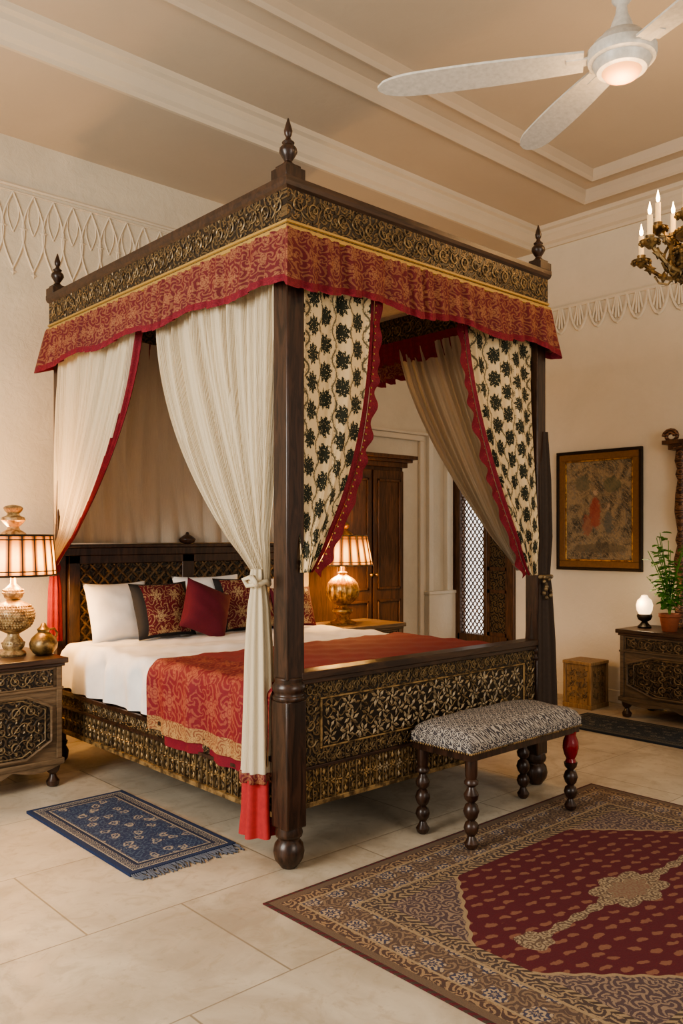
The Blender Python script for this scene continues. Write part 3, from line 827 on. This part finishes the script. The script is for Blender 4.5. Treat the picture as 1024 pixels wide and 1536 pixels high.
# ================================================================== CABINETS
def cabinet(name,loc,rz,w,d,h,mats):
    g=G(name,loc,rz)
    b=MB(); x=w/2
    b.box(-x,x,0,d,.13,h-.03,0)
    b.box(-x-.025,x+.025,-.03,d,h-.028,h,1); b.box(-x-.012,x+.012,-.016,d,h-.045,h-.028,1)
    b.box(-x-.012,x+.012,-.014,d,.12,.15,0)
    b.box(-x-.008,x+.008,-.01,d,h-.165,h-.15,0)
    for sx in (-1,1): b.box(sx*x-.03 if sx>0 else -x,x if sx>0 else -x+.03,-.008,0,.15,h-.045,0)
    b.fin('carcass',[mats[0],mats[1]],g,.004)
    b=MB(); b.box(-x+.05,x-.05,-.006,0,h-.145,h-.055,0)
    cz=(.15+h-.165)/2; pw=x-.06; ph=(h-.165-.15)/2-.02
    oct_=[(-pw,-ph*.5),(-pw*.6,-ph),(pw*.6,-ph),(pw,-ph*.5),(pw,ph*.6),(pw*.6,ph),(-pw*.6,ph),(-pw,ph*.6)]
    v=[(a,-.010,cz+c) for a,c in oct_]+[(a,0,cz+c) for a,c in oct_]
    b.add(v,[tuple(range(8))]+[(k,k+8,(k+1)%8+8,(k+1)%8) for k in range(8)],0)
    b.tube([(a,-.012,cz+c) for a,c in oct_],.009,6,1,True)
    b.tube([(a*.9,-.011,cz+c*.9) for a,c in oct_],.004,5,2,True)
    b.tube([(-x+.05,-.008,h-.145),(x-.05,-.008,h-.145),(x-.05,-.008,h-.055),(-x+.05,-.008,h-.055)],.005,5,1,True)
    scrolls(b,(-x+.06,-.008,h-.142),(1,0,0),(0,0,1),(0,-1,0),2*x-.12,.084,9,.0035,2)
    for r0 in range(3):
        scrolls(b,(-pw*.80,-.012,cz-ph*.82+r0*ph*.55),(1,0,0),(0,0,1),(0,-1,0),pw*1.6,ph*.54,7,.0042,2)
    b.ball((0,-.02,h-.10),.012,1,10)
    m=24; ap=[]
    for k in range(m+1):
        t=k/m; ap.append((-x+2*x*t,.12-.03*abs(S_(3*pi*t))-.02*S_(pi*t)**8))
    v=[(a,-.01,.13) for a,_ in ap]+[(a,-.01,c) for a,c in ap]
    b.add(v,[(k,k+1,k+m+2,k+m+1) for k in range(m)],1)
    b.fin('carved_front',[CD,mats[0],mats[2]],g)
    b=MB()
    for sx in (-1,1):
        for yy in (.03,d-.04):
            b.lathe(sx*(x-.035),yy,[(.018,0),(.03,.008),(.034,.03),(.02,.05),(.016,.065),(.03,.08),(.036,.10),(.036,.125)],14)
    b.fin('feet',[WOOD],g)
    return g
DB=m_patina('carving_highlight',(.25,.175,.09),(.08,.05,.028),.5,.2)
cabinet('carved_nightstand',(-.59,1.64,0),0,.78,.52,.672,[WOODL,WOODX,DB])
cabinet('carved_nightstand.001',(2.12,1.68,0),0,.56,.42,.672,[WOODL,WOODL,DB])
cabinet('carved_sideboard',(3.50,0.0,0),-pi/2,1.1,.42,.635,[m_wood('grey_brown_wood',(.06,.04,.024),(.14,.095,.055),.5,0),WOODX,DB])

# ================================================================== LAMPS
m_LB=m_patina('antique_cream_gold',(.46,.32,.15),(.17,.10,.045),.4,.35,40)
def lamp(name,loc,kind,watts):
    g=G(name,loc)
    b=MB()
    if kind==0:
        b.lathe(0,0,[(.062,0),(.066,.008),(.060,.02),(.045,.03),(.055,.045),(.058,.06),(.045,.085),(.032,.10),(.03,.115),(.05,.125),(.075,.14),(.098,.17),(.108,.21),(.102,.245),(.08,.27),(.05,.285),(.032,.295),(.045,.305),(.052,.325),(.048,.35),(.03,.365),(.016,.38),(.012,.42)],28)
        for j,(r,z) in enumerate(((.085,.153),(.094,.165),(.100,.178),(.105,.192),(.107,.205),(.107,.22),(.103,.235),(.097,.249),(.088,.262),(.056,.065),(.05,.345),(.052,.33))):
            n=int(r*2*pi/.014)
            for k in range(n): a=2*pi*k/n+(j%2)*.07; b.ball((r*C_(a),r*S_(a),z),.0055,1,6)
    else:
        b.lathe(0,0,[(.09,0),(.092,.012),(.07,.022),(.045,.035),(.05,.06),(.075,.09),(.07,.105),(.04,.115),(.03,.13),(.055,.14)],28)
        b.lathe(0,0,[(.04,.135),(.085,.16),(.112,.20),(.118,.245),(.108,.29),(.08,.325),(.045,.345),(.03,.355),(.035,.37),(.014,.38),(.012,.42)],60,0,fold=20,famp=.035)
    b.lathe(0,0,[(.012,.40),(.012,.60),(.05,.612),(.072,.635),(.06,.65),(.035,.665),(.028,.68),(.05,.70),(.062,.715),(.058,.73),(.035,.74),(.030,.75),(.045,.765),(.05,.78),(.04,.79),(.01,.797)] if kind==0 else
            [(.012,.40),(.012,.60),(.06,.612),(.085,.63),(.075,.65),(.05,.665),(.03,.68),(.045,.695),(.05,.71),(.04,.725),(.02,.74),(.03,.75),(.032,.765),(.022,.78),(.008,.797)],24)
    b.fin('base',[GOLD if kind else m_LB,m_LB],g)
    b=MB(); n=20; r0,r1=.218,(.200 if kind==0 else .178)
    v=[]
    for z,r in ((.425,r0),(.635,r1)):
        for k in range(n): a=2*pi*(k+.5)/n; v.append((r*C_(a),r*S_(a),z))
    b.add(v,[(k,(k+1)%n,n+(k+1)%n,n+k) for k in range(n)],0)
    b.fin('shade',[SHADE if kind==0 else SHADE2],g)
    b=MB()
    for k in range(n):
        a=2*pi*(k+.5)/n; b.tube([(r0*C_(a),r0*S_(a),.425),(r1*C_(a),r1*S_(a),.635)],.0035,5)
    for z,r,q in ((.425,r0,.006),(.635,r1,.006),(.448,r0-.001,.003),(.612,r1+.003,.003)):
        b.tube([(r*C_(2*pi*(k+.5)/n),r*S_(2*pi*(k+.5)/n),z) for k in range(n)],q,6,0,True)
    for k in range(4): a=pi/2*k; b.tube([(0,0,.61),(r1*C_(a),r1*S_(a),.632)],.003,4)
    b.fin('shade_frame',[BLACKM if kind==0 else BRONZE],g)
    b=MB(); b.ball((0,0,.52),.03,0); b.fin('bulb',[BULB],g)
    for px_,py_,z,p in ((.07,-.07,.46,watts*.6),(-.05,.09,.45,watts),(-.04,.08,.61,watts)):
        l=bpy.data.lights.new('lamp_light','POINT'); l.energy=p; l.color=(1,.54,.18); l.shadow_soft_size=.05
        lo=bpy.data.objects.new('light',l); bpy.context.collection.objects.link(lo); lo.parent=g; lo.location=(px_,py_,z)
lamp('table_lamp',(-.36,1.88,.672),0,24)
lamp('table_lamp.001',(2.02,1.90,.672),1,22)
b=MB()
b.lathe(0,0,[(.035,0),(.05,.008),(.07,.035),(.074,.06),(.062,.09),(.04,.11),(.028,.12),(.034,.135),(.03,.14),(.018,.15),(.012,.165),(.003,.17)],24)
b.tube([(.03,0,.13),(.06,0,.135),(.075,0,.11),(.066,0,.08)],.006,6)
b.fin('brass_jug',[m_patina('aged_brass',(.28,.18,.07),(.10,.06,.025),.38,.6)],None,loc=(-.23,1.80,.672))

# ================================================================== WARDROBE
g=G('wooden_wardrobe',(2.56,2.16,0))
b=MB()
b.box(-.36,.36,0,.33,.0,1.88,0); b.box(-.38,.38,-.02,.33,0,.14,0)
b.box(-.39,.39,-.03,.33,1.86,1.90,0); b.box(-.42,.42,-.06,.33,1.90,1.925,0); b.box(-.45,.45,-.09,.33,1.925,1.955,0)
for sx in (-1,1):
    a0,a1=(-.35,-.01) if sx<0 else (.01,.35)
    b.box(a0,a1,-.02,0,.17,1.83,0)
    for z0,z1 in ((.24,.80),(.88,1.76)):
        for q in ((a0+.04,a0+.06,z0,z1),(a1-.06,a1-.04,z0,z1),(a0+.04,a1-.04,z1-.02,z1),(a0+.04,a1-.04,z0,z0+.02)): b.box(q[0],q[1],-.032,-.02,q[2],q[3],0)
    b.ball((sx*.03,-.035,1.0),.014,1)
b.fin('body',[WOODM,GOLD],g,.004)

# ================================================================== PAINTING
g=G('framed_painting',(XR,.985,1.51))
b=MB(); W2,H2=.375,.48
for i,(o0,o1,dp,m) in enumerate(((0,.022,.035,0),(.022,.075,.026,1),(.075,.088,.022,2))):
    for q in ((-W2+o0,W2-o0,H2-o1,H2-o0),(-W2+o0,W2-o0,-H2+o0,-H2+o1),(-W2+o0,-W2+o1,-H2+o1,H2-o1),(W2-o1,W2-o0,-H2+o1,H2-o1)):
        b.box(-dp,-.001,q[0],q[1],q[2],q[3],m)
b.fin('frame',[BLACKM,m_plain('gilt_wood',(.22,.115,.045),.45,.3),GOLD],g,.003)
b=MB(); b.box(-.014,-.002,-W2+.08,W2-.08,-H2+.08,H2-.08); b.fin('canvas',[m_painting()],g)

# ================================================================== RUGS
hx,hy=1.075,.81
b=MB(); b.box(-hx,hx,-hy,hy,0,CT_); b.fin('persian_carpet',[m_carpet(hx,hy)],None,.002,loc=(.795,-1.01,.0))
def fringe(b,x0,x1,y,sg,n):
    for i in range(n):
        x=x0+(x1-x0)*i/(n-1); L=.045+random.random()*.03
        b.tube([(x,y,.007),(x+random.uniform(-.01,.01),y+sg*L*.5,.006),(x+random.uniform(-.02,.02),y+sg*L,.004)],.0035,4,1)
b=MB(); b.box(-.245,.245,-.50,.50,0,.012,0); fringe(b,-.24,.24,-.50,-1,60)
b.fin('blue_rug',[m_rug('blue_rug_wool',.245,.50,(.010,.026,.085),(.075,.12,.19),(.38,.34,.26)),m_plain('rug_fringe',(.09,.10,.13),.9)],None,loc=(-.265,.83,0))
b=MB(); b.box(-.24,.24,-.48,.48,0,.012,0)
b.fin('small_rug',[m_rug('small_rug_wool',.24,.48,(.018,.026,.038),(.08,.09,.10),(.20,.18,.14))],None,loc=(3.17,.28,0))

# ================================================================== WOODEN BOX
BOXW=m_wood('honey_wood',(.17,.10,.045),(.34,.21,.10),.5,2)
g=G('carved_wooden_box',(3.66,.93,0))
b=MB(); b.box(-.11,.11,-.11,.11,.03,.33,0); b.box(-.125,.125,-.125,.125,.33,.355,0); b.box(-.125,.125,-.125,.125,0,.035,0)
for a in (-1,1):
    for c in (-1,1): b.box(a*.11-.012,a*.11+.012,c*.11-.012,c*.11+.012,.035,.33,0)
b.fin('body',[BOXW],g,.004)
b=MB()
for zz in (.06,.14,.22):
    scrolls(b,(-.085,-.111,zz),(1,0,0),(0,0,1),(0,-1,0),.17,.08,3,.0035); scrolls(b,(-.111,-.085,zz),(0,1,0),(0,0,1),(-1,0,0),.17,.08,3,.0035)
b.fin('carving',[DB],g)

# ================================================================== SIDEBOARD ITEMS
g=G('oil_lamp',(3.70,.47,.635))
b=MB(); b.lathe(0,0,[(.045,0),(.05,.01),(.03,.03),(.02,.045),(.045,.06),(.055,.085),(.05,.10)],20); b.fin('base',[BLACKM],g)
b=MB(); b.lathe(0,0,[(.04,.10),(.055,.13),(.06,.165),(.05,.20),(.028,.22),(.022,.235),(.01,.24)],20); b.fin('glass',[m_emit('glowing_glass',(1.,.70,.40),1.8)],g)
l=bpy.data.lights.new('oil','POINT'); l.energy=2.5; l.color=(1,.75,.45); l.shadow_soft_size=.06
lo=bpy.data.objects.new('light',l); bpy.context.collection.objects.link(lo); lo.parent=g; lo.location=(-.09,0,.2)
g=G('potted_plant',(3.60,.23,.635))
b=MB(); b.lathe(0,0,[(.045,0),(.05,.005),(.068,.10),(.075,.105),(.075,.125),(.064,.125),(.06,.11)],20); b.fin('pot',[TERRA],g)
b=MB()
for s in range(24):
    a=random.random()*2*pi; R=random.uniform(.06,.21); Hh=random.uniform(.22,.60)
    kx=.5 if C_(a)>0 else 1.
    pts=[(R*C_(a)*kx*t**1.6,R*S_(a)*t**1.6,.10+Hh*t) for t in [k/6 for k in range(7)]]
    b.tube(pts,.003,4,0)
    for k in range(8):
        t=.25+.75*k/7; c=Vector((R*C_(a)*kx*t**1.6,R*S_(a)*t**1.6,.10+Hh*t))
        da=random.random()*2*pi; dl=random.uniform(.05,.085)
        d=Vector((C_(da),S_(da),random.uniform(-.3,.4))).normalized(); sd=d.cross(Vector((0,0,1))).normalized()
        p=c+d*.01
        v=[p,p+d*dl*.35+sd*dl*.28+Vector((0,0,.006)),p+d*dl*.75+sd*dl*.2,p+d*dl-Vector((0,0,.012)),p+d*dl*.75-sd*dl*.2,p+d*dl*.35-sd*dl*.28+Vector((0,0,.006)),p+d*dl*.5-Vector((0,0,.006))]
        b.add(v,[(0,1,6),(1,2,6),(2,3,6),(3,4,6),(4,5,6),(5,0,6)],0,True)
b.fin('foliage',[LEAF],g)
g=G('carved_mirror',(3.885,-.12,.635))
b=MB()
colp=[(.035,0),(.045,.02),(.03,.05),(.04,.10),(.05,.16),(.03,.22),(.036,.25),(.028,.3),(.045,.42),(.05,.5),(.028,.6),(.04,.64),(.026,.7),(.046,.85),(.04,.98),(.026,1.08),(.04,1.12),(.03,1.16),(.045,1.22),(.035,1.30)]
for y in (-.40,.40): b.lathe(0,y,colp,32,1,fold=4,famp=.08)
b.box(-.05,.04,-.48,.48,1.30,1.34,0); b.box(-.065,.05,-.52,.52,1.34,1.37,0)
for y in (-.46,.46): b.tube([(-.04,y+.06*C_(a)*(1-a/16),1.40+.05*S_(a)*(1-a/16)) for a in [k*.5 for k in range(20)]],.014,7,1)
b.box(-.02,.02,-.36,.36,.02,.08,0); b.box(-.02,.02,-.36,.36,1.22,1.30,0)
scrolls(b,(-.052,-.44,1.30),(0,1,0),(0,0,1),(-1,0,0),.88,.07,9,.006,1)
b.fin('frame',[WOODM,m_carved('carved_rose','xz',22,(.05,.02,.012),(.33,.17,.09),.2,.45)],g,.003)
b=MB(); b.box(0,.01,-.36,.36,.08,1.22); b.fin('glass',[m_plain('mirror_glass',(.75,.75,.73),.06,1.,5,.0)],g)

# ================================================================== CEILING FAN
g=G('ceiling_fan',(.665,-1.051,3.0))
b=MB()
b.lathe(0,0,[(.06,-.055),(.085,-.05),(.095,-.035),(.10,-.02),(.115,-.015),(.12,.0),(.12,.02),(.105,.03),(.10,.045),(.085,.055),(.07,.075),(.045,.085),(.035,.12),(.022,.15),(.018,.18),(.035,.20),(.03,.22),(.012,.235),(.012,.93),(.06,.95),(.07,1.0)],36)
b.fin('motor',[WHITEP],g)
b=MB(); b.lathe(0,0,[(.002,-.085),(.03,-.083),(.055,-.072),(.068,-.055),(.07,-.04)],24,cap=False); b.fin('light_glass',[FANL],g)
th0=math.radians(-42.3)
b=MB()
for ang,L in ((166.,.88),(105.,.73),(-68.,.85)):
    a=math.radians(ang)+th0; d=Vector((C_(a),S_(a),0)); s=Vector((-S_(a),C_(a),0)); up=Vector((0,0,1))
    def W(t): return (.050+.014*S_(pi*t*.9))*(1 if t<.80 else math.sqrt(max(0,1-((t-.80)/.20)**2))*.85+.15)
    n=30; v=[]
    for k in range(n+1):
        t=k/n; r=.13+(L-.13)*t; w=W(t)
        for q,hz in ((-1,.004),(1,.004),(1,-.004),(-1,-.004)):
            v.append(d*r+s*w*q+up*(hz+.15*w*q))
    f=[]
    for k in range(n):
        for q in range(4): f.append((k*4+q,k*4+(q+1)%4,(k+1)*4+(q+1)%4,(k+1)*4+q))
    f.append((0,1,2,3)); f.append((n*4+3,n*4+2,n*4+1,n*4))
    b.add(v,f,0)
    b.obox(d*.13,d*.06,s*.022,up*.005,0)
b.fin('blades',[WHITEP],g)
l=bpy.data.lights.new('fan','POINT'); l.energy=5; l.color=(1,.62,.3); l.shadow_soft_size=.06
lo=bpy.data.objects.new('light',l); bpy.context.collection.objects.link(lo); lo.parent=g; lo.location=(0,0,-.16)

# ================================================================== CHANDELIER
g=G('candle_chandelier',(2.05,-.70,2.70))
b=MB()
b.lathe(0,0,[(.004,-.20),(.018,-.19),(.024,-.165),(.012,-.15),(.05,-.14),(.10,-.11),(.135,-.06),(.145,-.01),(.13,.02),(.09,.035),(.05,.05),(.07,.07),(.115,.10),(.12,.125),(.07,.145),(.03,.17),(.035,.2),(.015,.24),(.01,.3),(.01,1.14),(.05,1.16),(.06,1.175)],32,fold=0)
for r,z,n in ((.147,-.01,34),(.137,-.06,32),(.105,-.108,24),(.12,.115,26),(.135,.02,30)):
    for k in range(n): a=2*pi*k/n; b.ball((r*C_(a),r*S_(a),z),.011,0,6)
for k in range(12):
    a=2*pi*k/12
    b.tube([(.14*C_(a)+.03*C_(a)*S_(q*.5),.14*S_(a)+.03*S_(a)*S_(q*.5),-.07+.022*q) for q in range(7)],.007,5)
    for q in range(3): b.rosette((.15*C_(a),.15*S_(a),-.03-.03*q),(-S_(a),C_(a),0),(0,0,1),(C_(a),S_(a),0),0,0,.024,4,0,.012,q)
tips=[]
for k in range(12):
    a=2*pi*k/12+.62; R=.30 if k%2==0 else .20; hz=.02 if k%2==0 else .15
    pts=[]
    for j in range(14):
        t=j/13; pts.append((R*C_(a)*t,R*S_(a)*t,-.02-.08*S_(pi*t*1.1)*(1 if hz<.1 else .3)+hz*t))
    b.tube(pts,.011,6)
    for q in (5,8,11):
        p=Vector(pts[q]); b.rosette(p,(C_(a),S_(a),0),(0,0,1),(-S_(a),C_(a),0),0,0,.032,4,0,.014,q); b.rosette(p,(C_(a),S_(a),0),(0,0,1),(S_(a),-C_(a),0),0,0,.032,4,0,.014,q)
    b.tube([(pts[6][0],pts[6][1],pts[6][2]),(pts[7][0],pts[7][1],pts[7][2]-.03),(pts[9][0],pts[9][1],pts[9][2]-.04),(pts[10][0],pts[10][1],pts[10][2]-.02)],.006,5)
    tx,ty,tz=pts[-1]; tips.append((tx,ty,tz))
    b.lathe(tx,ty,[(.008,-.03),(.022,-.015),(.045,.0),(.050,.010),(.028,.012),(.020,.02),(.022,.035)],14,z0=tz)
    for m in range(9): q=2*pi*m/9; b.ball((tx+.045*C_(q),ty+.045*S_(q),tz-.002),.009,0,6)
b.fin('body',[m_patina('antique_bronze',(.30,.20,.085),(.06,.04,.02),.36,.6)],g)
b=MB(); f=MB()
for x,y,z in tips:
    b.lathe(x,y,[(.013,.03),(.013,.135)],10,z0=z)
    f.lathe(x,y,[(.001,.135),(.009,.147),(.010,.16),(.005,.18),(.0008,.20)],8,z0=z)
b.fin('candles',[CANDLE],g); f.fin('flames',[FLAME],g)
l=bpy.data.lights.new('ch','POINT'); l.energy=18; l.color=(1,.60,.28); l.shadow_soft_size=.25
lo=bpy.data.objects.new('light',l); bpy.context.collection.objects.link(lo); lo.parent=g; lo.location=(0,0,.40)

# ================================================================== LIGHT / WORLD / CAMERA
wd=bpy.data.worlds.new('World'); bpy.context.scene.world=wd; wd.use_nodes=True
bg=wd.node_tree.nodes['Background']; bg.inputs[0].default_value=(1.0,.94,.86,1); bg.inputs[1].default_value=.42
def area(name,loc,target,sx,sy,e,c):
    l=bpy.data.lights.new(name,'AREA'); l.shape='RECTANGLE'; l.size=sx; l.size_y=sy; l.energy=e; l.color=c
    o=bpy.data.objects.new(name,l); bpy.context.collection.objects.link(o); o.location=loc
    o.rotation_euler=(Vector(target)-Vector(loc)).to_track_quat('-Z','Y').to_euler()
area('daylight_side',(-3.7,.0,2.0),(1,.4,.4),1.6,1.8,150,(1.,.94,.85))
area('fill_rear',(.2,-4.7,2.0),(1.6,1.0,1.0),1.8,1.8,60,(1.,.92,.80))  # added warm fill from behind the camera, aimed at the bed
vs=bpy.context.scene.view_settings
try:
    vs.view_transform='AgX'; vs.look='AgX - Medium High Contrast'
except Exception as ex: print(ex)
vs.exposure=.16
cam=bpy.data.cameras.new('camera'); co=bpy.data.objects.new('camera',cam); bpy.context.collection.objects.link(co)
co.location=(-2.075,-2.588,1.3); co.rotation_euler=(pi/2,0,math.radians(-42.3))
cam.sensor_fit='VERTICAL'; cam.sensor_height=36; cam.lens=29.58; cam.shift_y=37/1536; cam.clip_start=.05
bpy.context.scene.camera=co
